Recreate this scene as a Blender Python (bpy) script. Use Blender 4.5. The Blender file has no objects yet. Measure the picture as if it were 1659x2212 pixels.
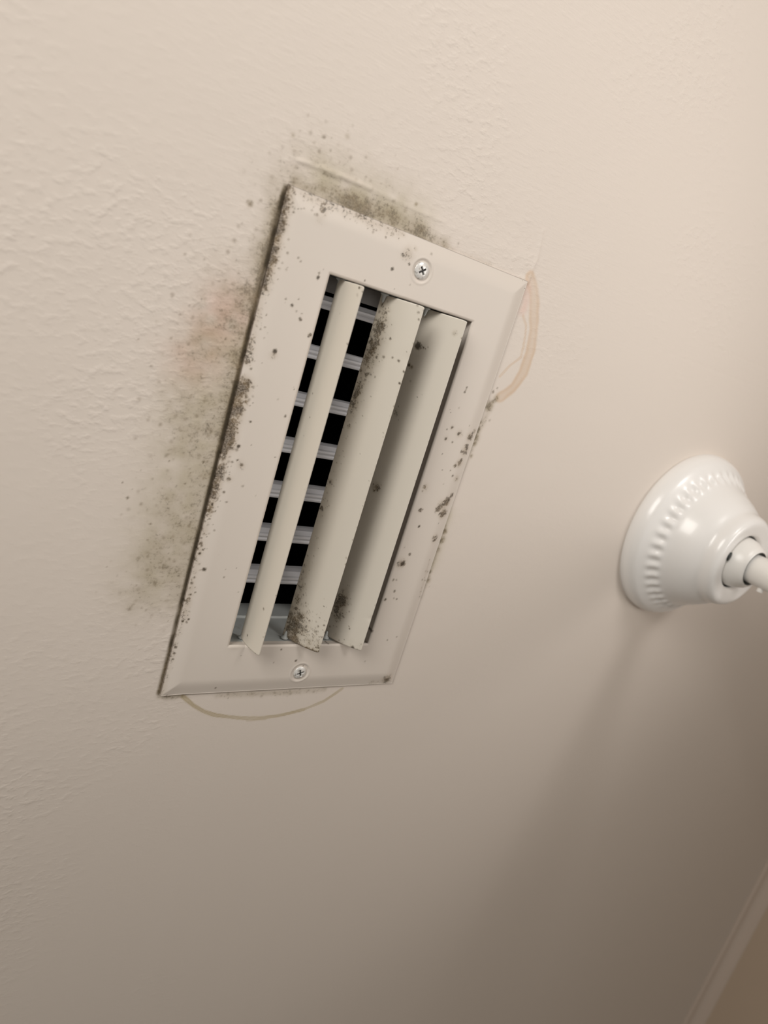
import bpy, bmesh, math
import numpy as np
from mathutils import Matrix, Vector

# ------------------------------------------------------------------ frame
# Every builder works in "ceiling coordinates": u (across the register),
# v (along it) and n (down from the ceiling into the room), metres.
CEIL = 2.44
PI = math.pi
scene = bpy.context.scene
COL = scene.collection
def W(u, v, n): return Vector((u, -v, CEIL - n))

# ------------------------------------------------------------------ camera
CAM = (-0.20929406, 0.08490759, 0.3088118)
RT = (0.8015103393, 0.2910035097, 0.5223965288)
DN = (0.0942791101, -0.9241707945, 0.3701618456)
FW = (0.5905020113, -0.2474374668, -0.7681679991)
cd = bpy.data.cameras.new('camera'); cam = bpy.data.objects.new('camera', cd); COL.objects.link(cam)
r_ = Vector((RT[0], -RT[1], -RT[2])); d_ = Vector((DN[0], -DN[1], -DN[2])); f_ = Vector((FW[0], -FW[1], -FW[2]))
m = Matrix((( r_.x, -d_.x, -f_.x), (r_.y, -d_.y, -f_.y), (r_.z, -d_.z, -f_.z))).to_4x4()
m.translation = W(*CAM); cam.matrix_world = m
cd.sensor_fit = 'HORIZONTAL'; cd.sensor_width = 36.0; cd.lens = 1590.68 / 1659 * 36
cd.clip_start = 0.01; cd.clip_end = 50
cd.dof.use_dof = True; cd.dof.focus_distance = 0.385; cd.dof.aperture_fstop = 9.5
scene.camera = cam

# ------------------------------------------------------------------ light
wd = bpy.data.worlds.new('room_glow'); scene.world = wd; wd.use_nodes = True
bg = wd.node_tree.nodes['Background']; bg.inputs[0].default_value = (1.0, 0.945, 0.85, 1); bg.inputs[1].default_value = 0.185
def lamp(name, kind, pos, target, energy, color, **kw):
    ld = bpy.data.lights.new(name, kind); o = bpy.data.objects.new(name, ld); COL.objects.link(o)
    p, t = W(*pos), W(*target); o.location = p
    o.rotation_euler = (t - p).to_track_quat('-Z', 'Y').to_euler()
    ld.energy = energy; ld.color = color
    for k, v in kw.items(): setattr(ld, k, v)
    return o
lamp('vanity_lamp', 'SPOT', (.31, .90, .90), (.20, .40, 0), 19.5, (1.0, .965, .93), spot_size=math.radians(70), spot_blend=1.0, shadow_soft_size=.16)
lamp('fill_spot', 'SPOT', (.60, .20, .80), (.05, .12, 0), 13.2, (1.0, .96, .92), spot_size=math.radians(48), spot_blend=.6, shadow_soft_size=.20)  # unseen spot added to fill in the ceiling's brightness
lamp('left_fill_light', 'AREA', (-.75, .55, .42), (0, 0, .0), 6.2, (1.0, .965, .91), shape='RECTANGLE', size=.5, size_y=.35)  # unseen soft source added on the left to brighten the louvers

vs = scene.view_settings
vs.view_transform = 'Standard'; vs.look = 'None'; vs.exposure = 0.0; vs.gamma = 1.0; vs.use_curve_mapping = False

# ------------------------------------------------------------------ measured marks (mm on each surface)
PLATE_SPOTS=[(-61.7,78.8,0.51,0.8),(-55.7,80.3,0.45,0.8),(-57.9,76.9,0.7,1.0),(-55.1,75.1,0.45,0.6),(-52.3,74.6,0.26,0.8),(-52.3,72.0,0.85,0.9),(-61.4,77.0,0.25,0.7),(-49.2,93.7,0.51,0.8),(-49.1,91.7,0.84,1.0),(-47.5,95.9,0.19,0.6),(-45.6,66.4,0.87,0.85),(-60.4,55.5,1.04,1.0),(-60.6,53.7,1.83,0.35),(-68.6,69.9,0.31,0.9),(-69.4,63.3,0.38,0.8),(-67.8,64.6,0.38,0.7),(-65.8,62.5,0.25,0.6),(-66.9,60.0,0.32,0.5),(-69.2,45.4,0.58,0.8),(-64.9,49.2,0.26,0.6),(-46.2,40.9,0.34,0.9),(-46.4,41.8,0.21,0.5),(-47.0,27.5,0.7,0.9),(-52.8,34.7,0.41,0.4),(-63.4,22.0,0.54,0.9),(-67.4,26.8,0.46,0.8),(-66.0,9.6,0.88,1.0),(-66.4,7.9,0.68,0.6),(-65.0,3.2,0.48,1.0),(-67.1,1.8,0.48,0.9),(-62.2,1.2,0.83,0.8),(-62.6,0.8,1.93,0.3),(-60.2,11.3,0.27,0.9),(-66.7,-6.4,0.96,0.8),(-66.6,-6.6,1.92,0.3),(-58.9,-9.0,0.63,0.5),(-67.4,-13.1,0.62,0.9),(-65.0,-17.7,0.49,0.8),(-71.2,-20.2,0.55,0.9),(-69.0,-22.9,0.28,0.9),(-46.4,7.3,0.29,0.9),(-67.2,-32.5,0.28,0.9),(-65.9,37.3,0.33,0.6),(-51.1,-13.0,0.29,0.5),(-68.7,-29.9,0.28,0.7),(-67.7,30.5,1.05,0.8),(-66.7,31.7,0.66,0.5),(-65.4,33.6,0.46,0.5),(-65.0,90.7,0.49,0.5),(-64.6,91.7,0.31,0.5),(-70.5,92.8,0.49,0.8),(-67.4,-52.8,0.98,1.0),(-56.6,-52.3,0.3,0.6),(-51.1,-51.3,0.31,0.8),(-56.3,-56.5,0.4,0.8),(-71.3,-20.1,0.56,1.0),(-69.0,-23.0,0.28,0.8),(-72.4,-37.2,0.47,1.0),(-72.0,-40.0,0.86,0.8),(-72.8,-42.6,0.48,1.0),(-71.2,-45.1,0.67,1.0),(-74.0,-41.4,0.38,0.7),(-72.9,-48.1,0.77,0.7),(-69.7,-40.0,0.24,0.8),(-70.9,-57.6,0.49,0.9),(-74.0,-60.8,0.78,0.8),(-71.7,-60.7,0.68,0.8),(-68.9,-65.4,0.45,0.9),(-70.8,-66.7,0.54,1.0),(-72.9,-70.5,0.49,0.8),(-72.9,-73.1,0.25,0.9),(-68.7,-79.9,0.5,1.0),(-71.2,-81.2,0.5,1.0),(-69.3,-81.7,0.5,0.8),(-67.3,-32.5,0.33,0.7),(-68.7,-29.9,0.19,0.8),(-71.5,-27.8,0.28,0.7),(-61.8,-44.9,0.2,0.6),(-46.7,-64.3,0.21,0.6),(-73.7,-28.4,0.56,0.6),(-72.9,-32.6,0.56,0.6),(-68.9,-65.3,0.44,0.9),(-70.9,-66.6,0.44,0.9),(-71.6,-95.6,0.73,0.9),(-71.5,-99.1,0.64,1.0),(-71.4,-102.4,0.46,1.0),(-71.3,-81.3,0.45,0.9),(-69.5,-81.4,0.54,0.8),(-68.7,-79.9,0.45,0.8),(-44.3,-120.3,0.5,1.0),(-12.7,-97.6,0.52,0.8),(-35.4,-100.8,0.3,0.9),(-15.1,-105.5,0.32,0.8),(-1.6,-104.7,0.65,0.9),(4.5,-108.7,0.44,0.9),(-46.7,-64.3,0.28,0.7),(-74.5,-120.6,0.93,0.9),(49.8,-42.8,1.6,1.0),(52.5,-36.9,0.8,0.8),(46.8,-53.4,0.69,0.7),(49.0,-53.3,0.58,0.6),(50.4,-60.4,0.82,0.8),(45.7,-65.9,0.81,1.0),(51.5,-64.9,0.47,0.7),(53.7,-65.3,0.59,0.8),(56.7,-92.4,0.49,0.8),(63.0,-90.3,0.5,0.7),(45.5,-106.5,0.48,0.5),(66.8,-120.0,3.09,0.6),(68.6,-52.6,0.6,0.6),(16.7,-94.4,0.67,0.7),(43.7,-86.7,0.83,0.8),(53.9,61.8,0.63,0.8),(53.8,60.4,0.55,0.5),(53.6,59.1,0.63,0.8),(53.2,50.1,0.47,0.5),(47.5,48.1,0.23,0.9),(48.6,46.7,0.31,0.9),(52.8,38.9,0.64,0.9),(52.8,38.9,1.28,0.3),(49.8,37.4,0.4,0.8),(59.0,36.4,0.97,0.8),(59.2,36.4,2.27,0.35),(51.1,32.2,0.8,0.9),(51.2,32.6,1.76,0.25),(56.4,31.2,0.57,0.8),(64.5,42.0,0.25,0.8),(52.2,23.6,0.32,0.9),(64.9,26.9,0.83,0.8),(67.9,27.8,2.5,0.5),(67.8,30.1,1.67,0.45),(63.9,18.3,1.0,0.8),(66.4,20.2,2.01,0.65),(67.1,21.8,1.17,0.7),(61.6,15.2,0.42,0.9),(64.5,12.4,0.67,0.9),(55.8,14.8,0.33,0.8),(68.8,11.1,1.7,0.45),(47.5,3.6,1.14,0.8),(47.7,3.7,2.45,0.3),(47.0,1.0,0.49,0.7),(59.9,6.9,0.33,0.5),(66.8,-3.3,2.58,0.8),(62.1,-8.1,1.71,0.85),(66.8,-10.3,2.59,0.7),(64.1,-6.0,3.42,0.5),(69.4,0.8,1.38,0.5),(49.6,-10.1,1.0,0.8),(51.1,-9.5,0.5,0.7),(52.6,-19.6,0.76,1.0),(66.1,-16.5,0.35,0.7),(67.0,-26.0,2.28,0.45),(67.5,-27.1,1.06,0.6),(52.3,-37.1,0.77,0.8),(47.2,-33.0,0.42,0.5),(49.7,-43.0,1.72,1.0),(48.2,-43.1,2.91,0.4),(68.1,36.0,2.16,0.6),(70.5,39.4,1.33,0.5),(-12.8,105.9,0.88,1.0),(-25.5,96.9,0.48,0.9),(-8.5,97.7,0.3,0.8),(-0.6,101.9,0.41,0.5),(-55.3,119.0,1.38,0.5),(-57.4,116.4,0.69,0.6),(-6.8,115.0,2.97,0.4),(-8.8,113.6,1.58,0.4),(-3.2,118.0,1.39,0.3),(-66.2,97.4,0.6,0.6),(-60.8,96.9,0.52,0.6),(-59.3,95.9,0.44,0.6),(-67.3,102.8,0.42,0.5),(-20.8,118.1,0.47,0.7),(6.6,118.7,0.61,0.5),(-70.3,116.2,0.33,0.7),(-69.1,115.7,0.33,0.8),(-67.8,115.5,0.33,0.9),(-66.4,115.8,0.34,0.9),(-65.2,116.3,0.34,0.8),(-63.9,116.8,0.34,0.7),(-4.4,110.6,0.6,0.9)]
CEILING_SPOTS=[(-113.1,-15.1,0.42,0.9),(-109.4,-21.8,0.51,1.0),(-97.0,-33.1,0.53,0.8),(-96.5,-41.0,0.36,0.6),(-95.0,-2.7,0.39,0.8),(-79.4,-1.0,0.63,0.9),(-84.2,-7.0,0.36,0.8),(-85.6,-12.1,0.4,0.8),(-82.9,-13.4,0.54,0.4),(-84.3,-50.0,0.66,0.5),(-88.1,-54.5,0.42,0.6),(-99.7,-26.3,0.35,0.6),(-108.1,14.0,0.57,0.4),(-79.4,-56.3,0.29,0.7),(-85.6,-59.0,0.38,0.5),(-94.7,-68.2,0.33,0.6),(76.0,63.0,0.83,0.7),(77.9,65.4,0.66,0.6),(76.5,54.5,2.83,0.6),(79.6,59.5,1.84,0.5),(78.1,57.4,1.67,0.5),(74.0,35.9,2.53,0.8),(74.0,40.4,2.02,0.7),(75.1,32.3,1.7,0.6),(74.9,-22.1,1.79,0.7),(74.7,-27.7,2.33,0.6),(74.0,-34.2,2.35,0.45),(74.2,-48.1,1.46,0.6),(75.1,-53.9,1.84,0.5),(71.4,-67.4,1.11,0.4),(75.9,24.9,1.2,0.5),(74.4,44.9,1.34,0.5),(-119.1,46.6,0.34,0.7),(-111.6,37.0,0.35,0.7),(-112.1,42.8,0.23,0.7),(-99.2,61.1,0.47,0.5),(-101.3,62.7,0.29,0.4),(-106.0,50.1,0.58,0.5),(-89.0,79.0,0.47,0.4),(-84.1,83.1,0.42,0.6),(-92.8,82.0,0.29,0.4),(-93.9,76.2,0.7,0.25),(-82.9,55.2,0.49,0.8),(-79.4,-0.9,0.73,0.9),(-92.0,28.5,0.37,0.5),(-85.5,26.9,0.76,0.4),(-87.3,22.1,1.26,0.25),(-95.0,-2.8,0.45,0.8),(-109.4,-21.7,0.5,0.9),(-113.0,-15.1,0.43,0.8),(-107.1,31.0,0.71,0.35),(-87.5,49.1,2.45,0.3),(-84.9,50.6,2.46,0.35),(-78.3,70.3,1.59,0.3),(-96.8,-33.1,0.53,0.8),(-99.5,-26.5,0.32,0.6),(-37.6,138.9,0.54,0.5),(-8.3,136.9,0.87,0.6),(-20.4,102.0,0.68,0.0),(-21.7,138.9,2.8,0.2),(-24.1,139.4,1.85,0.2),(-41.8,125.7,0.89,0.4),(-34.4,122.6,0.55,0.6),(-26.9,122.9,0.56,0.5),(21.8,128.1,0.53,0.5),(-86.1,111.0,0.8,0.5),(-33.8,111.4,0.46,0.3),(-75.4,142.1,0.95,0.35),(-68.1,145.9,0.77,0.35),(-61.8,146.6,0.78,0.6),(-51.5,150.6,1.21,0.3),(-47.3,143.6,0.82,0.4),(-57.4,142.8,0.5,0.5),(-86.4,111.2,1.33,0.4),(-87.6,111.7,0.57,0.5),(-71.2,151.6,0.57,0.3),(-45.2,139.1,0.83,0.4),(-40.2,146.2,0.52,0.4),(130.2,105.4,0.68,0.7),(103.3,135.8,0.01,0.0)]
BLADE_SPOTS={'L':[(2.3,92.9,0.55,1.0),(0.1,92.2,0.42,0.7),(0.9,93.4,0.28,0.6),(10.3,79.8,0.21,1.0),(0.3,68.2,0.42,0.7),(2.3,89.7,0.69,0.3),(14.4,40.4,0.4,0.8),(11.1,29.4,0.4,0.9),(11.9,20.1,0.27,0.8),(5.6,-70.1,0.63,0.7),(12.7,-89.1,0.57,0.9),(2.6,-94.2,0.34,0.8)],'M':[(2.2,90.8,0.69,0.6),(0.9,87.8,0.55,0.7),(-0.1,92.7,0.55,0.9),(3.6,93.8,0.55,0.6),(19.3,87.5,0.35,0.9),(18.7,80.7,0.62,1.0),(11.9,75.1,0.62,0.9),(13.4,81.5,0.21,0.9),(22.3,85.7,0.83,0.7),(22.3,90.8,0.83,0.5),(20.4,76.0,0.35,0.8),(15.7,74.2,0.35,0.7),(7.9,66.9,0.55,0.8),(4.3,66.3,0.69,0.9),(0.8,56.2,0.62,1.0),(2.0,71.7,0.21,0.8),(21.7,70.5,1.53,0.9),(16.2,64.6,0.55,0.9),(12.5,65.9,0.69,0.7),(19.4,67.9,0.83,0.8),(21.3,62.8,1.53,0.7),(19.1,54.9,1.25,0.6),(19.0,52.3,0.69,0.6),(22.9,55.8,1.11,0.6),(19.9,65.8,2.08,0.45),(14.1,63.0,0.28,0.9),(0.5,62.3,0.55,0.9),(14.4,34.9,0.27,0.8),(13.1,45.5,0.2,0.8),(9.8,16.5,0.2,0.6),(18.1,12.1,0.33,0.6),(21.8,-3.3,1.59,0.5),(22.9,-18.2,0.93,0.8),(20.4,27.3,1.46,0.4),(0.0,44.9,0.53,0.6),(1.4,30.5,0.33,0.6),(15.9,-78.4,1.26,0.8),(17.0,-83.8,0.69,0.8),(19.9,-75.8,1.43,0.6),(4.4,-79.6,0.52,0.9),(1.6,-77.8,0.52,0.9),(4.6,-67.5,0.29,0.9),(15.1,-70.0,0.34,0.8),(3.5,-93.4,1.15,0.8),(1.0,-91.4,0.69,0.9),(5.0,-83.0,0.8,0.6),(9.9,-78.4,0.34,0.9),(4.9,-74.7,0.29,0.9),(0.7,-84.9,0.4,0.9),(5.6,-85.2,0.34,0.9),(15.2,-70.4,0.25,0.8),(15.0,-71.4,0.16,0.7),(13.5,-70.0,0.16,0.5),(15.8,-72.4,0.22,0.5),(12.8,-72.3,0.24,0.7),(4.5,-67.5,0.27,0.9),(3.2,-67.5,0.11,0.4),(5.6,-63.7,0.16,0.4),(15.8,-78.8,0.51,0.95),(14.5,-77.2,0.33,0.8),(12.2,-77.5,0.22,0.7),(13.6,-78.5,0.29,0.5),(12.9,-75.3,0.36,0.45),(11.8,-73.2,0.29,0.5),(11.2,-73.9,0.29,0.5),(8.7,-75.4,0.25,0.7),(4.8,-74.6,0.25,0.6),(7.0,-72.9,0.18,0.6),(5.2,-71.8,0.14,0.5),(1.4,-72.8,0.25,0.6),(10.2,-78.3,0.25,0.8),(8.5,-77.8,0.25,0.4),(2.1,-75.0,0.18,0.5),(1.2,-75.1,0.16,0.5),(17.5,-84.1,0.47,0.9),(16.2,-82.7,0.33,0.7),(20.2,-83.0,0.4,0.8),(22.9,-85.9,0.47,0.9),(21.3,-88.6,0.29,0.95),(20.8,-89.9,0.22,0.7),(22.2,-83.2,0.43,0.85),(23.1,-80.8,0.54,0.8),(23.9,-77.1,0.4,0.9),(20.5,-70.5,0.29,0.6),(19.6,-73.2,0.29,0.5),(4.5,-79.5,0.33,0.85),(1.3,-77.6,0.33,0.7),(1.5,-80.7,0.33,0.7),(5.6,-80.9,0.33,0.5),(5.8,-82.3,0.25,0.75),(4.5,-82.4,0.36,0.85),(3.7,-82.1,0.18,0.7),(6.6,-83.2,0.22,0.5),(7.5,-82.5,0.18,0.7),(9.7,-84.0,0.22,0.7),(12.1,-86.3,0.36,0.8),(10.3,-85.8,0.29,0.6),(12.1,-88.0,0.36,0.9),(10.7,-87.6,0.22,0.6),(7.6,-86.0,0.25,0.8),(8.5,-86.2,0.16,0.6),(6.5,-84.8,0.25,0.8),(3.9,-84.1,0.29,0.85),(4.2,-85.4,0.18,0.7),(5.3,-86.5,0.36,0.6),(2.2,-85.1,0.43,0.7),(1.5,-84.6,0.22,0.7),(13.6,-90.3,0.36,0.5),(16.7,-93.0,0.29,0.5),(11.6,-91.0,0.22,0.6),(9.4,-89.0,0.29,0.5),(8.4,-89.4,0.29,0.7),(6.8,-90.3,0.29,0.8),(9.2,-91.1,0.25,0.6),(5.2,-88.4,0.18,0.5),(4.8,-90.4,0.22,0.6),(3.3,-90.6,0.25,0.7),(2.3,-91.5,0.36,0.95),(3.6,-93.6,0.4,0.9),(3.8,-92.7,0.25,0.7),(0.6,-91.6,0.47,0.95),(0.4,-93.0,0.36,0.9),(1.8,-89.6,0.25,0.5),(18.9,-88.2,0.18,0.6),(16.8,-85.4,0.54,0.4),(12.2,-92.6,0.33,0.6)],'R':[(21.0,75.4,2.08,1.0),(17.8,75.3,0.55,0.9),(16.6,75.1,0.42,0.8),(15.5,76.3,0.35,0.8),(4.5,86.6,1.25,0.4),(-0.2,85.7,0.62,0.9),(-0.6,77.4,0.35,1.0),(-1.8,89.1,0.35,0.9),(23.0,64.5,0.83,0.9),(20.9,64.2,0.55,0.6),(19.5,57.1,0.42,0.5),(23.0,64.8,0.93,0.9),(21.1,64.0,0.93,0.7),(19.3,57.1,0.53,0.5),(12.8,50.5,0.27,0.8),(10.8,52.6,0.2,0.7),(20.3,-2.2,2.25,0.6),(20.8,-4.2,1.06,0.6),(21.8,38.9,1.99,0.3),(21.7,-75.1,2.29,0.7),(24.7,-71.9,2.29,0.5),(21.4,-78.3,1.26,0.9),(10.1,-83.7,0.52,0.9),(10.8,-82.6,0.34,0.8),(17.2,-80.8,0.34,0.8),(10.0,-77.3,0.23,1.0),(22.2,-88.2,0.57,0.7),(5.1,-93.7,1.03,0.95),(11.2,-91.1,0.34,0.8),(22.2,-93.7,0.34,0.9)]}
CEILING_MOLD=[([(-81.8,74.1),(-87.1,52.7),(-86.8,30.0),(-82.4,-1.8),(-83.1,-31.5),(-85.6,-60.1)],15,0.5),([(-77.8,83.2),(-76.3,44.8),(-74.8,8.3),(-73.2,-35.3),(-70.9,-79.5)],5,0.42),([(-93.5,-44.0),(-95.0,-72.5)],7,0.3),([(-79.7,53.4),(-88.4,49.3)],6,0.3),([(-78.3,73.1),(-77.8,63.1)],4,0.3),([(-68.9,125.5),(-50.7,126.6),(-38.6,127.0)],3.6,0.66),([(-40.8,126.3),(-17.7,126.7),(-0.7,125.7)],4.6,0.86),([(-0.7,125.7),(14.1,125.2)],3,0.6),([(14.3,124.8),(45.9,124.6)],1.0,0.3),([(-76.1,127.7),(-63.6,137.7),(-43.8,135.2),(-20.1,133.2)],11,0.3),([(-74.9,123.4),(-74.1,109.5),(-76.7,91.3)],6,0.48),([(78.0,54.3),(74.8,37.3),(72.7,17.4)],1.8,0.55),([(74.1,-19.8),(74.2,-46.7),(74.4,-65.1)],1.6,0.45),([(-41.0,-126.4),(-4.9,-127.1),(25.3,-126.7)],1.6,0.55),([(-72.4,-125.3),(-59.0,-125.5)],1.6,0.5),([(-73.4,122.1),(-74.7,84.0),(-73.2,45.5),(-72.6,-9.5),(-72.1,-69.4),(-73.0,-122.5)],1.0,1.25),([(-75.1,116.8),(-74.7,84.0),(-73.2,45.5),(-73.2,10.8),(-73.2,-35.3)],2.6,0.6)]  # strokes on the register's left edge also paint the gap's shade
PLATE_MOLD=[([(-72.4,122.4),(-72.6,110.1),(-72.6,94.6),(-72.7,81.7)],2.5,1.15),([(-73.1,76.6),(-72.0,48.1)],2.0,0.62),([(-70.9,37.9),(-71.4,22.7),(-71.2,10.6)],3.0,1.2),([(-71.3,9.4),(-71.9,-6.4),(-72.4,-22.6)],2.2,0.9),([(-72.5,-25.4),(-71.9,-56.5),(-71.3,-78.9)],1.9,0.62),([(-71.9,-81.5),(-72.5,-104.7),(-72.2,-121.9)],1.4,0.45),([(-66.2,122.7),(-49.8,122.0),(-29.9,122.2),(-14.0,122.1)],2.4,0.46),([(-37.6,122.4),(-11.4,122.5)],1.6,0.5),([(-54.4,119.9),(-55.4,115.7)],2.5,0.42),([(69.2,-40.5),(71.7,-64.7)],0.8,0.45),([(68.3,-121.9),(56.3,-122.3)],1.6,0.5)]
STAINS=[([(74.5,126.3),(80.8,120.1),(85.2,112.1),(88.8,103.6),(91.0,98.5),(93.3,89.5),(93.1,77.8),(89.6,68.0),(82.6,61.1)],3.5,0.72,0),([(78.6,106.7),(83.4,102.3),(85.2,97.1),(86.8,90.6),(87.3,85.0),(81.6,79.2),(77.0,72.0)],0.8,0.55,0),([(74.9,120.3),(77.1,113.6),(77.3,110.0)],2.5,0.5,1),([(-60.4,-125.6),(-53.1,-131.7),(-46.6,-135.7),(-39.3,-138.7),(-25.9,-141.5),(-12.3,-143.0),(2.1,-142.0),(15.6,-139.3)],1.05,0.85,2),([(15.6,-139.3),(27.7,-134.5),(33.4,-130.3),(38.0,-126.6)],0.9,0.65,2),([(-18.6,-142.7),(-8.2,-143.0)],1.5,0.5,2),([(-83.4,67.7),(-87.0,56.8),(-92.6,45.3)],9,0.55,1),([(-78.9,50.5),(-89.6,50.1)],7,0.35,3),([(-57.0,131.5),(-32.4,131.1),(-5.1,129.7)],7,0.35,3),([(-86.3,28.0),(-85.1,-13.4),(-88.3,-57.8)],13,0.3,3),([(72.3,-11.2),(73.1,-43.8)],3.5,0.35,3)]
RIDGES=[([(-70.3,134.0),(-60.3,134.7),(-47.4,134.9),(-33.9,135.2)],0.7,0.55),([(-33.9,135.2),(-6.9,134.4),(10.2,134.6)],0.7,0.2),([(72.6,149.8),(75.2,136.0),(74.2,123.4)],0.8,0.25),([(236.5,107.0),(274.1,119.3),(327.6,132.6)],0.7,-0.12),([(72.2,123.9),(68.2,124.7)],0.8,0.4),([(223.6,-170.5),(225.1,-171.5)],0.9,0.35),([(188.5,115.3),(189.1,115.1)],0.8,0.2),([(37.2,-160.9),(39.3,-161.1)],0.8,0.25),([(-47.0,205.8),(-46.9,205.9)],0.1,0)]


# ------------------------------------------------------------------ helpers
def tag(o, label=None, cat=None, group=None, kind=None):
    if label: o['label'] = label
    if cat: o['category'] = cat
    if group: o['group'] = group
    if kind: o['kind'] = kind
    return o
def place(o, u=0, v=0, n=0):
    o.location = W(u, v, n); o.rotation_euler = (PI, 0, 0); return o
def empty(name, u, v, n):
    o = bpy.data.objects.new(name, None); COL.objects.link(o); o.empty_display_size = .02; return place(o, u, v, n)
def mesh(name, verts, faces, mat, parent=None, smooth=True, attrs=None):
    me = bpy.data.meshes.new(name)
    me.from_pydata([tuple(p) for p in np.asarray(verts, float).tolist()], [], [tuple(f) for f in faces]); me.update()
    if attrs:
        for k, a in attrs.items():
            if a.ndim == 1:
                at = me.attributes.new(k, 'FLOAT', 'POINT'); at.data.foreach_set('value', a.astype(np.float32))
            else:
                at = me.attributes.new(k, 'FLOAT_COLOR', 'POINT'); at.data.foreach_set('color', a.astype(np.float32).ravel())
    me.polygons.foreach_set('use_smooth', [smooth] * len(me.polygons))
    me.materials.append(mat)
    o = bpy.data.objects.new(name, me); COL.objects.link(o)
    if parent: o.parent = parent
    return o
def lathe(profile, seg=96, z0=0, keep=None, wob=None, a_off=0.0):
    V, F = [], []
    for i, (r, z) in enumerate(profile):
        for j in range(seg):
            a = 2 * PI * j / seg + a_off; rr, zz = r, z
            if wob: rr, zz = wob(r, z, a, i)
            V.append((rr * math.cos(a), rr * math.sin(a), zz + z0))
    for i in range(len(profile) - 1):
        for j in range(seg):
            if keep and not keep(i, j): continue
            k = (j + 1) % seg
            F.append((i*seg + j, i*seg + k, (i+1)*seg + k, (i+1)*seg + j))
    return V, F
def cap(V, F, ring, seg, flip=False):
    ids = [ring*seg + j for j in range(seg)]
    F.append(tuple(reversed(ids)) if flip else tuple(ids))
def box(x0, x1, y0, y1, z0, z1):
    V = [(x, y, z) for z in (z0, z1) for y in (y0, y1) for x in (x0, x1)]
    return V, [(0,2,3,1), (4,5,7,6), (0,1,5,4), (2,6,7,3), (0,4,6,2), (1,3,7,5)]
def join(*parts):
    V, F = [], []
    for v, f in parts:
        n = len(V); V += [tuple(p) for p in v]; F += [tuple(i + n for i in q) for q in f]
    return V, F
def sst(x, a, b):
    t = np.clip((x - a) / (b - a), 0, 1); return t * t * (3 - 2 * t)
def seg_dist(X, Y, pts):
    D = np.full(X.shape, 1e9); T = np.zeros(X.shape); n = max(1, len(pts) - 1)
    for k in range(len(pts) - 1):
        (x0, y0), (x1, y1) = pts[k], pts[k+1]; dx, dy = x1 - x0, y1 - y0; L = dx*dx + dy*dy + 1e-9
        t = np.clip(((X - x0) * dx + (Y - y0) * dy) / L, 0, 1)
        d = np.hypot(X - x0 - t*dx, Y - y0 - t*dy); m = d < D
        D = np.where(m, d, D); T = np.where(m, (k + t) / n, T)
    return D, T
rng = np.random.default_rng(7)
_tab = rng.random((256, 256))
def vnoise(X, Y, s):                                   # value noise, cell size s (mm)
    x, y = X / s + 91.3, Y / s + 47.7; xi, yi = np.floor(x).astype(int), np.floor(y).astype(int)
    fx, fy = x - xi, y - yi; fx = fx*fx*(3-2*fx); fy = fy*fy*(3-2*fy)
    g = lambda a, b: _tab[a % 256, b % 256]
    return (g(xi, yi)*(1-fx) + g(xi+1, yi)*fx)*(1-fy) + (g(xi, yi+1)*(1-fx) + g(xi+1, yi+1)*fx)*fy
def field(X, Y, strokes):                              # soft mould density around measured lines
    M = np.zeros(X.shape)
    for pts, w, a in strokes:
        D, _ = seg_dist(X, Y, pts); M = np.maximum(M, a * np.exp(-.5 * (D / w) ** 2)) + .25 * np.minimum(M, a * np.exp(-.5 * (D / w) ** 2))
    return M
def blots(X, Y, lst, M):                                 # larger, looser colonies feed the mould density
    for x, y, r, a in lst:
        if r > .85 and a < .93:
            m = (np.abs(X - x) < r*3) & (np.abs(Y - y) < r*3)
            M[m] = np.maximum(M[m], min(1.3, a * 1.75 + .05) * np.exp(-(np.hypot(X[m] - x, Y[m] - y) / (r * 1.3)) ** 2))
    return M
def scatter(X, Y, dens, n, rlo, rhi, alo, ahi, seed):     # tiny colonies, thicker where the mould is denser
    g = np.random.default_rng(seed); p = np.clip(dens, 0, 1.2).ravel().copy(); p[p < .06] = 0
    p = p / p.sum(); k = g.choice(p.size, n, p=p); x, y = X.ravel()[k], Y.ravel()[k]
    r = rlo + (rhi - rlo) * g.random(n) ** 2.5; a = alo + (ahi - alo) * g.random(n) ** 1.5
    return list(zip(x + g.normal(0, .5, n), y + g.normal(0, .5, n), r, a))
def spots(X, Y, lst, grow=1.0):                        # individual colonies with ragged rims
    A = np.zeros(X.shape)
    wob = vnoise(X, Y, .55) - .5
    for x, y, r, a in lst:
        if r > .85 and a < .93: continue
        r = max(r * grow, .22)
        m = (np.abs(X - x) < r*2.2 + .6) & (np.abs(Y - y) < r*2.2 + .6)
        if not m.any(): continue
        d = np.hypot(X[m] - x, Y[m] - y) / r
        soft = .75 if a < .6 else .42
        A[m] = np.maximum(A[m], a * (1 - sst(d + wob[m] * .7, 1 - soft, 1 + soft)))
    return A

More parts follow.
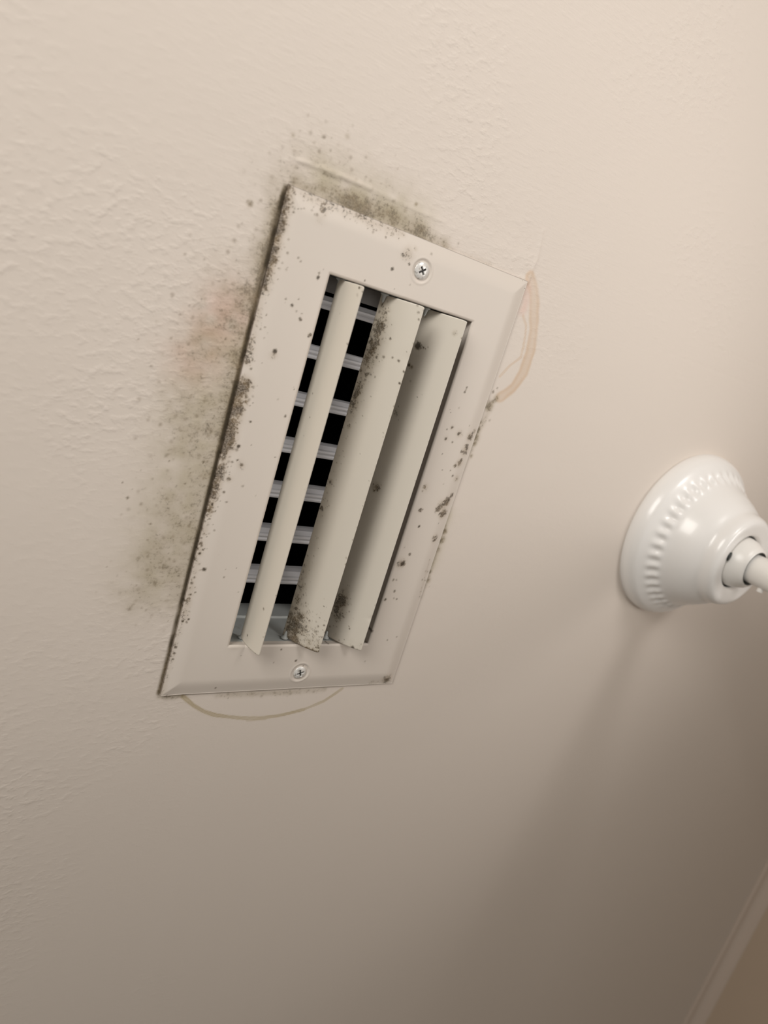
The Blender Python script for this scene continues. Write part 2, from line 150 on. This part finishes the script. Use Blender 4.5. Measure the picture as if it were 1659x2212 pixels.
# ------------------------------------------------------------------ materials
def mat(name, col, rough=.5, metal=0.0, spec=.5, coat=0.0):
    m = bpy.data.materials.new(name); m.use_nodes = True; b = m.node_tree.nodes['Principled BSDF']
    b.inputs['Base Color'].default_value = (*col, 1); b.inputs['Roughness'].default_value = rough
    b.inputs['Metallic'].default_value = metal; b.inputs['Specular IOR Level'].default_value = spec
    b.inputs['Coat Weight'].default_value = coat
    return m
class NT:
    def __init__(s, m): s.t = m.node_tree; s.b = s.t.nodes['Principled BSDF']; s.co = s.t.nodes.new('ShaderNodeTexCoord').outputs['Object']
    def link(s, a, b): s.t.links.new(a, b)
    def val(s, sock, v):
        if isinstance(v, (int, float)): sock.default_value = v
        elif isinstance(v, tuple): sock.default_value = (*v, 1) if len(v) == 3 and len(sock.default_value) == 4 else v
        else: s.link(v, sock)
    def noise(s, scale, detail=3, rough=.55, stretch=None, dist=0.0):
        n = s.t.nodes.new('ShaderNodeTexNoise'); n.inputs['Scale'].default_value = scale
        n.inputs['Detail'].default_value = detail; n.inputs['Roughness'].default_value = rough; n.inputs['Distortion'].default_value = dist
        if stretch:
            mp = s.t.nodes.new('ShaderNodeMapping'); mp.inputs['Scale'].default_value = stretch[:3]; mp.inputs['Rotation'].default_value = (0, 0, stretch[3])
            s.link(s.co, mp.inputs[0]); s.link(mp.outputs[0], n.inputs['Vector'])
        else: s.link(s.co, n.inputs['Vector'])
        return n.outputs['Fac']
    def math(s, op, a, b=0.0, c=None, clamp=False):
        n = s.t.nodes.new('ShaderNodeMath'); n.operation = op; n.use_clamp = clamp
        s.val(n.inputs[0], a); s.val(n.inputs[1], b)
        if c is not None: s.val(n.inputs[2], c)
        return n.outputs[0]
    def step(s, x, a, b):
        n = s.t.nodes.new('ShaderNodeMapRange'); n.interpolation_type = 'SMOOTHSTEP'
        s.val(n.inputs['Value'], x); n.inputs['From Min'].default_value = a; n.inputs['From Max'].default_value = b
        return n.outputs[0]
    def attr(s, name, out='Fac'):
        n = s.t.nodes.new('ShaderNodeAttribute'); n.attribute_name = name; return n.outputs[out]
    def mix(s, f, a, b):
        n = s.t.nodes.new('ShaderNodeMix'); n.data_type = 'RGBA'
        s.val(n.inputs[0], f); s.val(n.inputs[6], a); s.val(n.inputs[7], b); return n.outputs[2]
    def bump(s, h, dist, strength=1.0, base=None):
        n = s.t.nodes.new('ShaderNodeBump'); n.inputs['Distance'].default_value = dist; n.inputs['Strength'].default_value = strength
        s.link(h, n.inputs['Height'])
        if base: s.link(base, n.inputs['Normal'])
        return n.outputs[0]
DARK = (.040, .030, .020); OLIVE = (.26, .21, .12)
def mouldy(m, base, haze_amt, haze_col, speck_a, spot_col=DARK, stains=False, lo=.60, hi=.90):
    t = NT(m)
    mo = t.attr('mold'); sp = t.attr('spot')
    col = base
    if stains:
        for k, c in enumerate([(.62,.44,.29), (.74,.50,.42), (.40,.31,.15), (.42,.37,.22)]):
            col = t.mix(t.attr('stain%d' % k), col, c)
    n1 = t.noise(620, 5, .72); n2 = t.noise(170, 3, .6); n3 = t.noise(60, 2)
    x = t.math('MULTIPLY_ADD', t.math('SUBTRACT', n1, .5), 2.8, mo)
    x = t.math('MULTIPLY_ADD', t.math('SUBTRACT', n2, .5), 1.3, x)
    x = t.math('MULTIPLY_ADD', t.math('SUBTRACT', n3, .5), .5, x)
    gate = t.step(mo, .04, .3)
    speck = t.math('MULTIPLY', t.step(x, lo, hi), gate)
    speck = t.math('MULTIPLY', speck, t.math('MULTIPLY_ADD', t.step(t.noise(1500, 3), .38, .60), .45, .55))
    hz = t.math('MULTIPLY', t.step(t.math('MULTIPLY_ADD', t.math('SUBTRACT', n2, .5), .5, mo), .02, 1.1), haze_amt, clamp=True)
    col = t.mix(hz, col, haze_col)
    col = t.mix(t.math('MULTIPLY', speck, speck_a), col, t.mix(t.step(n2, .3, .6), (.17, .115, .055), spot_col))
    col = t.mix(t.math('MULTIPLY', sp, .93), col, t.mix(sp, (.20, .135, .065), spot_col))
    t.link(col, t.b.inputs['Base Color'])
    return t, speck

CEILC = (.735, .657, .588)
M = {}
M['ceiling'] = mat('ceiling_paint', CEILC, .55, spec=.35)
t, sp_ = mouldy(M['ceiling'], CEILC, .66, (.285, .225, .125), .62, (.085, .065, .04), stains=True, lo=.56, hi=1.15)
lump = t.noise(250, 3, .5, (.78, 1.2, 1, -.35)); strk = t.noise(480, 3, .6, (.16, 1.5, 1, -.12)); zone = t.step(t.noise(9, 2), .42, .62); fine = t.noise(1100, 2)
tex = t.attr('brush')
h = t.math('MULTIPLY', t.step(lump, .42, .78), t.math('MULTIPLY_ADD', zone, .75, .25))
h = t.math('MULTIPLY_ADD', t.math('MULTIPLY', strk, tex), .55, h)
h = t.math('MULTIPLY_ADD', fine, .10, t.math('MULTIPLY', h, t.attr('relief')))
t.link(t.bump(h, .00027, .8), t.b.inputs['Normal'])
M['plate'] = mat('register_paint', (.72, .65, .58), .45, spec=.3)
t, sp_ = mouldy(M['plate'], (.715, .645, .578), .45, (.36, .27, .17), .90, (.055, .040, .026), lo=.60, hi=.98)
t.link(t.bump(t.noise(600, 2), .00003, .5), t.b.inputs['Normal'])
M['louver'] = mat('louver_paint', (.70, .643, .558), .36, spec=.45)
mouldy(M['louver'], (.70, .643, .558), .5, (.33, .26, .17), .88, (.06, .045, .03), lo=.60, hi=1.0)
M['collar'] = mat('collar_paint', (.60, .63, .63), .45)
t = NT(M['collar']); t.link(t.mix(t.step(t.noise(120, 4), .58, .75), (.47,.49,.48), (.36,.36,.34)), t.b.inputs['Base Color'])
M['flange'] = mat('damper_frame_metal', (.13, .12, .115), .6)  # grey darkened to carry the shade inside the opening
t = NT(M['flange']); t.link(t.mix(t.noise(200, 3), (.11,.10,.095), (.16,.15,.14)), t.b.inputs['Base Color'])
M['vane'] = mat('vane_metal', (.62, .62, .64), .5, spec=.4)
t = NT(M['vane']); t.link(t.mix(t.noise(500, 2, .5, (.04, 1, 1, 0)), (.45,.45,.465), (.53,.52,.54)), t.b.inputs['Base Color'])
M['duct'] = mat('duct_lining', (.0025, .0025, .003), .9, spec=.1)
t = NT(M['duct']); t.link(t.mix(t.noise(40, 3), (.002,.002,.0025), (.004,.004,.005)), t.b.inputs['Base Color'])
M['screw'] = mat('screw_head', (.82, .80, .77), .3, metal=.25)
t = NT(M['screw']); t.link(t.mix(t.step(t.noise(900, 3), .52, .7), (.82,.80,.77), (.45,.42,.38)), t.b.inputs['Base Color'])
M['slot'] = mat('screw_recess', (.05, .048, .045), .6)
M['fan'] = mat('glossy_white_enamel', (.87, .845, .82), .27, spec=.5, coat=.15)
t = NT(M['fan']); t.link(t.bump(t.noise(70, 2), .0004, .12), t.b.inputs['Normal'])
M['rod'] = mat('satin_white_enamel', (.86, .83, .79), .32)
t = NT(M['rod']); t.link(t.mix(t.noise(60, 2), (.84,.81,.77), (.88,.85,.81)), t.b.inputs['Base Color'])
M['dark'] = mat('gap_shade_dark', (.02, .025, .022), .5)  # near black, paints the shade in the canopy's gaps and slot
M['wall'] = mat('wall_paint', (.60, .47, .35), .6)
t = NT(M['wall']); t.link(t.bump(t.noise(220, 3), .0003, .4), t.b.inputs['Normal'])
t.link(t.mix(t.noise(8, 2), (.52,.405,.305), (.56,.44,.33)), t.b.inputs['Base Color'])
M['trim'] = mat('trim_paint', (.70, .56, .46), .35)
t = NT(M['trim']); t.link(t.mix(t.noise(15, 2), (.60,.49,.41), (.64,.525,.44)), t.b.inputs['Base Color'])

# ------------------------------------------------------------------ ceiling, wall, trim
U0, U1, V0, V1 = -2.2, 0.818, -2.6, 1.9               # room extents
HW, HH = .0485, .0995                                 # hole cut for the duct
def axis(lo, hi, a, b, fine, cuts):
    g = list(np.arange(a, b + 1e-9, fine))
    x, s = a, fine
    while x > lo: s *= 1.35; x -= min(s, .12); g.append(max(x, lo))
    x, s = b, fine
    while x < hi: s *= 1.35; x += min(s, .12); g.append(min(x, hi))
    g = sorted(set(round(q, 6) for q in g)); g = [q for q in g if all(abs(q - c) > fine * .45 for c in cuts)] + list(cuts)
    return np.array(sorted(g))
gu = axis(U0, U1, -.128, .112, .0006, (-HW, HW)); gv = axis(V0, V1, -.152, .170, .0006, (-HH, HH))
X, Y = np.meshgrid(gu, gv); Xm, Ym = X * 1e3, Y * 1e3
Z = np.zeros(X.shape)
for pts, w, hgt in RIDGES:
    D, _ = seg_dist(Xm, Ym, pts); Z += hgt * 1e-3 * np.exp(-.5 * (D / w) ** 2) * (.6 + .8 * vnoise(Xm, Ym, 3))
Z += .00012 * (vnoise(Xm, Ym, 14) - .5) * (np.abs(X) < .3)
# slab of caulk and old paint that the register was set into, just proud of the ceiling
patch = sst(Xm, -78, -76) * (1 - sst(Xm, 74, 75.5)) * sst(Ym, 40, 90) * (1 - sst(Ym, 134 , 140))
Z += .00018 * patch
mold = field(Xm, Ym, CEILING_MOLD)
rag = vnoise(Xm, Ym, 9) * .6 + vnoise(Xm, Ym, 4) * .4
mold = mold * (.55 + .9 * rag)
mold = blots(Xm, Ym, CEILING_SPOTS, np.where(mold < .05, 0, mold))
stain = [np.zeros(X.shape) for _ in range(4)]
for pts, w, a, k in STAINS:
    D, T = seg_dist(Xm, Ym, pts)
    D = D + (vnoise(Xm, Ym, 5) - .5) * w * .35
    s = a * (1 - sst(D, w * .65, w * 1.25)) if k in (0, 2) else a * np.exp(-.5 * (D / w) ** 2) * (.3 + 1.3 * vnoise(Xm, Ym, 5)) 
    if k in (0, 2): s = s * (.55 + .45 * sst(D, 0, w)) * (.7 + .5 * vnoise(Xm, Ym, 12))
    stain[k] = np.maximum(stain[k], np.clip(s, 0, 1))
brush = .25 + .75 * sst(Ym, 40, 130) * (1 - sst(np.abs(Xm - 20), 90, 200))
cell = np.outer(np.gradient(gv), np.gradient(gu)) * (np.abs(X) < .2) * (np.abs(Y) < .2)
dots = scatter(Xm, Ym, mold * (cell > 0) * (cell < 5e-7), 900, .28, .85, .12, .55, 3)
# black grime plus painted gap shade in the joint along the register's edge
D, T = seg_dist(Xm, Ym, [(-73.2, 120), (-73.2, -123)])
grime_shade = (1 - sst(D, .7, 1.9)) * (.45 + .55 * sst(vnoise(Xm, Ym, 6) + .5 * np.exp(-((Ym - 0) / 60) ** 2), .3, .8))
D, T = seg_dist(Xm, Ym, [(-72, -124.2), (60, -124.2)]); grime_shade = np.maximum(grime_shade, .45 * (1 - sst(D, .3, 1.2)) * vnoise(Xm, Ym, 12))
D, T = seg_dist(Xm, Ym, [(73.2, 60), (73.2, -70)]); grime_shade = np.maximum(grime_shade, .55 * (1 - sst(D, .3, 1.4)) * sst(vnoise(Xm, Ym, 11), .35, .8))
relief = .22 + .78 * np.maximum(1 - sst(Xm, -60, 10), sst(Ym, 60, 140) * (1 - .5 * sst(Xm, 60, 220))) * (.45 + .55 * sst(Ym, -330, -60))
at = dict(relief=relief.ravel(), mold=mold.ravel(), spot=np.maximum(spots(Xm, Ym, CEILING_SPOTS + dots), grime_shade).ravel(), brush=brush.ravel())
for k in range(4): at['stain%d' % k] = stain[k].ravel()
nu, nv = len(gu), len(gv)
I, J = np.meshgrid(np.arange(nu-1), np.arange(nv-1)); I, J = I.ravel(), J.ravel()
cu, cv = (gu[I] + gu[I+1]) / 2, (gv[J] + gv[J+1]) / 2
ok = ~((np.abs(cu) < HW) & (np.abs(cv) < HH)); I, J = I[ok], J[ok]
F = np.stack([J*nu + I, J*nu + I + 1, (J+1)*nu + I + 1, (J+1)*nu + I], 1)
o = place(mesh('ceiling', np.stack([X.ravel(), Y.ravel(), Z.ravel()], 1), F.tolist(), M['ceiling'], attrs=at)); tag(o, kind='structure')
# the hole's plasterboard edge is closed by the duct that sits in it
V, F = box(U1, U1 + .1, V0, V1, 0, 2.44); o = place(mesh('wall_right', V, F, M['wall'], smooth=False)); tag(o, kind='structure')
prof = [(U1 + .004, -.002), (U1 - .0135, -.002), (U1 - .0140, .0018), (U1 - .0128, .0036), (U1 - .0110, .0040)] + [(U1 - .011 + .0102 * math.sin(a), .004 + .0155 * (1 - math.cos(a))) for a in np.linspace(.15, PI/2, 8)] + [(U1 + .004, .0205)]
V = [(p[0], v, p[1]) for v in (V0, V1) for p in prof]; k = len(prof)
F = [(i, (i+1) % k, k + (i+1) % k, k + i) for i in range(k)]
o = place(mesh('trim_1', V, F, M['trim'])); tag(o, kind='structure')

# ------------------------------------------------------------------ duct behind the register
root = empty('air_duct', 0, 0, 0)
tag(root, 'dark duct opening behind the vanes of the mouldy register', 'duct')
def tube_rect(hw, hh, z0, z1, closed, thick=.0008):
    V = [(sx*hw, sy*hh, z) for z in (z0, z1) for sx, sy in ((-1,-1), (1,-1), (1,1), (-1,1))]
    F = [(i, (i+1) % 4, 4 + (i+1) % 4, 4 + i) for i in range(4)]
    if closed: F.append((7, 6, 5, 4))
    return V, F
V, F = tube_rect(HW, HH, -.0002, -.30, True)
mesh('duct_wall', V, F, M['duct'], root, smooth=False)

# ------------------------------------------------------------------ the register
reg = empty('air_register', 0, 0, 0)
tag(reg, 'cream metal air register with three curved louvers, spotted with black mould, screwed to the ceiling', 'vent')
PW, PH, OW, OH = .0730, .1238, .0436, .0947
FACE = .0031
SCREWS = ((.0037, .1098), (.0034, -.1125))
def face_z(x, y):
    d = np.minimum(PW - np.abs(x), PH - np.abs(y))
    z = .0008 + (FACE - .0008) * sst(d, -.003, .0092)
    z = z + .0007 * np.exp(-((x + PW) / .006) ** 2)
    for sx, sy in SCREWS:
        r = np.hypot(x - sx, y - sy); z = z - .00060 * (1 - sst(r, .0047, .0058)) + .00020 * np.exp(-((r - .0060) / .0005) ** 2)
    di = np.maximum(np.abs(x) - OW, np.abs(y) - OH)    # rolled lip at the opening
    z = z - .0006 * (1 - sst(di, 0, .0011)) * (di > -.001)
    return z
def even(a, b, s): n = max(1, int(round((b - a) / s))); return list(np.linspace(a, b, n + 1))
gu = np.array(sorted(set(np.round(even(-PW, -OW, .0005) + even(-OW, OW, .0005) + even(OW, PW, .0005), 7))))
gv = np.array(sorted(set(np.round(even(-PH, -OH, .0005) + even(-OH, OH, .0005) + even(OH, PH, .0005), 7))))
X, Y = np.meshgrid(gu, gv); nu, nv = len(gu), len(gv); Xm, Ym = X*1e3, Y*1e3
Z = face_z(X, Y)
mold = field(Xm, Ym, PLATE_MOLD) * (.55 + .9 * (vnoise(Xm, Ym, 5) * .5 + vnoise(Xm, Ym, 2.2) * .5))
at_m = blots(Xm, Ym, PLATE_SPOTS, np.where(mold < .05, 0, mold)); at_s = spots(Xm, Ym, PLATE_SPOTS + scatter(Xm, Ym, mold, 420, .2, .6, .4, .95, 5))
I, J = np.meshgrid(np.arange(nu-1), np.arange(nv-1)); I, J = I.ravel(), J.ravel()
cu, cv = (gu[I] + gu[I+1]) / 2, (gv[J] + gv[J+1]) / 2
ok = ~((np.abs(cu) < OW) & (np.abs(cv) < OH)); I, J = I[ok], J[ok]
F = np.stack([J*nu + I, J*nu + I + 1, (J+1)*nu + I + 1, (J+1)*nu + I], 1).tolist()
V = np.stack([X.ravel(), Y.ravel(), Z.ravel()], 1).tolist(); am = at_m.ravel().tolist(); as_ = at_s.ravel().tolist()
def skirt(ids, dz_list):
    """hang strips below a closed loop of vertex ids"""
    prev = ids
    for dx, z in dz_list:
        new = []
        for i in ids:
            x, y, _ = V[i]; sx = math.copysign(1, x) if abs(abs(x) - LX) < 1e-6 else 0; sy = math.copysign(1, y) if abs(abs(y) - LY) < 1e-6 else 0
            V.append((x + sx*dx, y + sy*dx, z)); am.append(am[i]); as_.append(as_[i]); new.append(len(V) - 1)
        for a in range(len(ids)):
            b = (a + 1) % len(ids); F.append((prev[a], prev[b], new[b], new[a]))
        prev = new
def loop(hx, hy):
    ui = [k for k in range(nu) if abs(gu[k]) <= hx + 1e-7]; vi = [k for k in range(nv) if abs(gv[k]) <= hy + 1e-7]
    a, b, c, d = ui[0], ui[-1], vi[0], vi[-1]
    return [c*nu + k for k in ui] + [k*nu + b for k in vi[1:]] + [d*nu + k for k in ui[::-1][1:]] + [k*nu + a for k in vi[::-1][1:-1]]
LX, LY = PW, PH; skirt(loop(PW, PH), [(-.0001, .0004), (-.0010, .0004), (-.004, .0014)])
LX, LY = OW, OH; skirt(loop(OW, OH), [(.0002, FACE - .0012), (.0005, FACE - .0022), (.0006, -.002)])
face = mesh('face_plate', V, F, M['plate'], reg, attrs=dict(mold=np.array(am), spot=np.array(as_)))
# collar: inner sleeve with a small step, and the damper frame behind it
def ring_strip(levels):
    V, F = [], []
    for hw, hh, z in levels: V += [(sx*hw, sy*hh, z) for sx, sy in ((-1,-1), (1,-1), (1,1), (-1,1))]
    for q in range(len(levels) - 1): F += [(q*4 + i, q*4 + (i+1) % 4, q*4 + 4 + (i+1) % 4, q*4 + 4 + i) for i in range(4)]
    return V, F
o_, i_ = .0009, .0
V, F = ring_strip([(OW + .0006, OH + .0006, -.0015), (OW + .0006, OH + .0006, -.028), (OW - .0006, OH - .0006, -.0285), (OW - .0006, OH - .0006, -.044), (OW + .0015, OH + .0015, -.044), (OW + .0015, OH + .0015, -.0015), (OW + .0006, OH + .0006, -.0015)])
mesh('collar', V, F, M['collar'], reg, smooth=False)

V, F = box(-OW, OW, .0872, OH + .0002, -.0265, -.0250)
mesh('damper_flange', V, F, M['flange'], reg, smooth=False)
# louvers: curved blades, each turned to its own angle about the pivot pins
ARCS = dict(L=(5.43, .88, 40.2, 2.7858), M=(31.19, -17.1, 40.63, 2.2968), R=(55.6, -18.55, 38.0, 2.2077))
BV = 94.1
PINS = dict(L=(-.0335, -.0048), M=(-.0083, -.0040), R=(.0180, -.0040))
NOTE = dict(L='narrow looking curved blade turned almost edge on, nearly clean', M='middle curved blade with black mould along its edge and lower end', R='curved blade by the right side of the opening, partly shaded')
for key in 'LMR':
    cu_, cn_, rr, ta = ARCS[key]
    BL = {'L': 20.5, 'M': 24.2, 'R': 24.5}[key]
    gs = np.linspace(0, BL, 61); gvv = np.linspace(-BV, BV, 377)
    S_, Vv = np.meshgrid(gs, gvv)
    ang = ta + S_ / rr
    dent = .0
    if key == 'R': dent = .5 * np.exp(-((Vv + 74) / 1.6) ** 2) * np.exp(-S_ / 1.5)
    if key == 'M': dent = .35 * np.exp(-((Vv - 68) / 3) ** 2) * np.exp(-S_ / 2)
    # corners clipped very slightly round
    Vz = Vv * (1 - .006 * np.exp(-S_ / .7))
    x = cu_ + (rr - dent) * np.cos(ang); z = cn_ + (rr - dent) * np.sin(ang)
    if key == 'L': A = .10 * np.exp(-S_ / .8) * vnoise(S_, Vv, 6)
    elif key == 'M':
        A = 1.05 * np.exp(-((S_ - 21) / 4.2) ** 2) * (.25 + .75 * vnoise(S_ * .2, Vv, 13)) * (1 - .7 * sst(Vv, -70, -45) * (1 - sst(Vv, 20, 45)))
        A = np.maximum(A, 1.15 * np.exp(-((S_ - 17) / 7.5) ** 2) * (1 - sst(Vv, -86, -62)))
        A = np.maximum(A, .72 * (1 - sst(Vv, -93, -80)))
        A = np.maximum(A, 1.1 * (1 - sst(Vv, -93.8, -91.5)) * (S_ < 18))
        A = np.maximum(A, .40 * np.exp(-S_ / .7) * (.4 + .8 * vnoise(S_, Vv, 8)))
        A = np.maximum(A, .85 * np.exp(-((S_ - 20) / 5) ** 2) * sst(Vv, 45, 62) * (1 - sst(Vv, 84, 94)))
    else:
        A = 1.15 * np.exp(-((S_ - 19.5) / 4.6) ** 2) * np.exp(-((Vv + 73) / 10) ** 2)
        A = np.maximum(A, .42 * np.exp(-S_ / .6) * (.3 + .9 * vnoise(S_, Vv, 9)))
        A = np.maximum(A, .30 * (1 - sst(Vv, -93, -84)))
    A = A * (.6 + .8 * vnoise(S_, Vv, 2.5))
    A = blots(S_, Vv, BLADE_SPOTS[key], A)
    sp2 = spots(S_, Vv, BLADE_SPOTS[key] + scatter(S_, Vv, A, dict(L=12, M=330, R=60)[key], .15, .5, .35, .9, 11))
    ns_, nvv = len(gs), len(gvv)
    I, J = np.meshgrid(np.arange(ns_-1), np.arange(nvv-1)); I, J = I.ravel(), J.ravel()
    F = np.stack([J*ns_ + I, (J+1)*ns_ + I, (J+1)*ns_ + I + 1, J*ns_ + I + 1], 1)
    ob = mesh('louver', np.stack([x.ravel(), Vz.ravel(), z.ravel()], 1) / 1e3, F.tolist(), M['louver'], reg,
              attrs=dict(mold=np.where(A < .05, 0, A).ravel(), spot=sp2.ravel()))
    sol = ob.modifiers.new('sheet', 'SOLIDIFY'); sol.thickness = .0007; sol.offset = -1
    ob['label'] = NOTE[key]
    # pins near the blade's pivot line
    px, pz = PINS[key]
    for sy in (-1, 1):
        Vp, Fp = lathe([(.0003, -.0030), (.0007, -.0020), (.0009, -.0006), (.0012, .0004), (.0019, .0008), (.0021, .0011), (.0020, .0014), (.0001, .0015)], 20)
        Vp = [(px + x_, sy * (.0932 + z_), pz + y_) for x_, y_, z_ in Vp]
        mesh('pivot_pin', Vp, Fp, M['collar'], ob)

# fixed cross vanes deep in the collar
VP = [(0, 0), (.35, .35), (1.1, .5), (1.7, .15), (2.0, -.25), (2.4, .1), (3.1, .45), (4.0, .35), (4.3, -.1), (4.5, -1.0), (6.2, -3.6), (6.4, -8), (6.0, -12), (5.4, -12), (5.7, -8), (5.3, -4.4), (3.4, -1.6), (.6, -.9), (0, -.6)]
for k in range(7):
    v0 = 79.0 - 24.7 * k
    n = len(VP); V = [(sx * (OW - .0003), (v0 + p[0]) / 1e3, (-19.0 + p[1]) / 1e3) for sx in (-1, 1) for p in VP]
    F = [(i, n + i, n + (i+1) % n, (i+1) % n) for i in range(n)] + [tuple(range(n)), tuple(range(2*n - 1, n - 1, -1))]
    o = mesh('damper_vane', V, F, M['vane'], reg, smooth=False)

# the two cross head screws
for (sx, sy), tw in zip(SCREWS, (.62, .35)):
    g = np.arange(-.0041, .00411, .00011); X, Y = np.meshgrid(g, g); R = np.hypot(X, Y)
    Rm = .0040 if sy > 0 else .0036
    zz = FACE - .0006 + .0015 * np.sqrt(np.clip(1 - (R / (Rm * 1.12)) ** 2, 0, 1))
    ca, sa = math.cos(tw), math.sin(tw); A = X*ca + Y*sa; B = -X*sa + Y*ca
    arm = .00046
    cross = np.maximum((1 - sst(np.abs(B), arm*.8, arm*1.25)) * (1 - sst(np.abs(A), .0019, .0023)), (1 - sst(np.abs(A), arm*.8, arm*1.25)) * (1 - sst(np.abs(B), .0019, .0023)))
    zz = zz - .0011 * cross
    keep = R <= Rm; idx = -np.ones(R.shape, int); idx[keep] = np.arange(keep.sum())
    V = np.stack([X[keep] + sx, Y[keep] + sy, zz[keep]], 1).tolist(); F = []; cr = cross[keep]
    for j in range(len(g) - 1):
        for i in range(len(g) - 1):
            q = (idx[j, i], idx[j, i+1], idx[j+1, i+1], idx[j+1, i])
            if min(q) >= 0: F.append(tuple(int(w) for w in q))
    s_ob = mesh('screw', V, F, M['screw'], reg)
    s_ob.data.materials.append(M['slot'])
    mi = [1 if np.mean([cr[w] for w in f]) > .55 else 0 for f in F]; s_ob.data.polygons.foreach_set('material_index', mi)
    Vr, Fr = lathe([(Rm, FACE - .0016), (Rm + .0001, FACE - .0002), (Rm - .00025, FACE + .00015), (Rm - .0005, FACE + .0001)], 40)
    rim = mesh('screw_rim', [(x + sx, y + sy, z) for x, y, z in Vr], Fr, M['screw'], s_ob)

# ------------------------------------------------------------------ ceiling fan
FU, FV = .3070, -.0042
fan = empty('ceiling_fan', FU, FV, 0)
tag(fan, 'glossy white ceiling fan mount with beaded canopy, ball joint and downrod', 'ceiling fan')
NB = 39
prof = [(0.064, 0), (0.0645, 0.0015), (0.064, 0.006), (0.0615, 0.0115), (0.056, 0.0155), (0.0525, 0.0172), (0.051, 0.019), (0.05, 0.0215), (0.0475, 0.025), (0.043, 0.034), (0.0385, 0.041), (0.0355, 0.044), (0.035, 0.0465), (0.0345, 0.05), (0.0325, 0.0535), (0.03, 0.0545), (0.026, 0.054), (0.0225, 0.0535), (0.0205, 0.053), (0.02, 0.0505)]
SEG = NB * 12
def wob(r, z, a, i):
    w = math.exp(-((z - 0.019) / .0032) ** 4) if i < 45 else 0
    c = .5 + .5 * math.cos(NB * a)
    return r + .0013 * w * c, z + .0007 * w * c
pp = []
for i in range(len(prof) - 1):                         # refine profile
    (r0, z0), (r1, z1) = prof[i], prof[i+1]; n = max(2, int(math.hypot(r1-r0, z1-z0) / .0012))
    pp += [(r0 + (r1-r0)*q/n, z0 + (z1-z0)*q/n) for q in range(n)]
pp.append(prof[-1])
arr = np.array(pp)
for _ in range(3): arr[1:-1] = arr[1:-1]*.5 + (arr[:-2] + arr[2:])*.25
pp = [tuple(q) for q in arr]
V, F = lathe(pp, SEG, wob=wob)
can = mesh('canopy', V, F, M['fan'], fan)
V, F = lathe([(.0195, .0508), (.0300, .049), (.0300, .0005), (.060, .0004)], 64)
mesh('canopy_shade_liner', V, F, M['dark'], can)
# hanger ball
V, F = lathe([(0.01, 0.032), (0.0178, 0.04), (0.0189, 0.047), (0.0187, 0.052), (0.0176, 0.0565), (0.0157, 0.0605), (0.0141, 0.0628), (0.0126, 0.0632)], 96); mesh('hanger_ball', V, F, M['rod'], fan)
V, F = lathe([(.0128, [(0.01, 0.032), (0.0178, 0.04), (0.0189, 0.047), (0.0187, 0.052), (0.0176, 0.0565), (0.0157, 0.0605), (0.0141, 0.0628), (0.0126, 0.0632)][-1][1] - .0005), (.0108, [(0.01, 0.032), (0.0178, 0.04), (0.0189, 0.047), (0.0187, 0.052), (0.0176, 0.0565), (0.0157, 0.0605), (0.0141, 0.0628), (0.0126, 0.0632)][-1][1] - .0012), (.0104, [(0.01, 0.032), (0.0178, 0.04), (0.0189, 0.047), (0.0187, 0.052), (0.0176, 0.0565), (0.0157, 0.0605), (0.0141, 0.0628), (0.0126, 0.0632)][-1][1] - .012)], 64)
mesh('ball_seat', V, F, M['dark'], fan)
V, F = lathe([(.0104, .040), (.0104, .0700), (.0104, .52)], 64); mesh('downrod', V, F, M['rod'], fan)
# dark oval painted as the slot's shade at the rim of the canopy hole
sa_ = 2.95
V, F = lathe([(.0001, .0), (.0012, .0), (.0013, .0005), (.0001, .0006)], 24)
c_, s_ = math.cos(sa_), math.sin(sa_)
Vq = [((0.0216 + x*1.7)*c_ - (y*2.6)*s_, (0.0216 + x*1.7)*s_ + (y*2.6)*c_, 0.0534 + z) for x, y, z in V]
mesh('slot', Vq, F, M['dark'], can)
# motor housing and blades below the downrod
V, F = lathe([(.018, .480), (.030, .485), (.034, .505), (.110, .515), (.125, .530), (.125, .590), (.100, .610), (.0001, .615)], 96); mesh('motor_housing', V, F, M['fan'], fan)
V, F = lathe([(.0001, -.0006), (.0016, -.0004), (.0022, .0004), (.0022, .004)], 20)
mesh('coupling_pin', [(x * .9 - .002, -.0085 - z, .0735 + y) for x, y, z in V], F, M['rod'], fan)
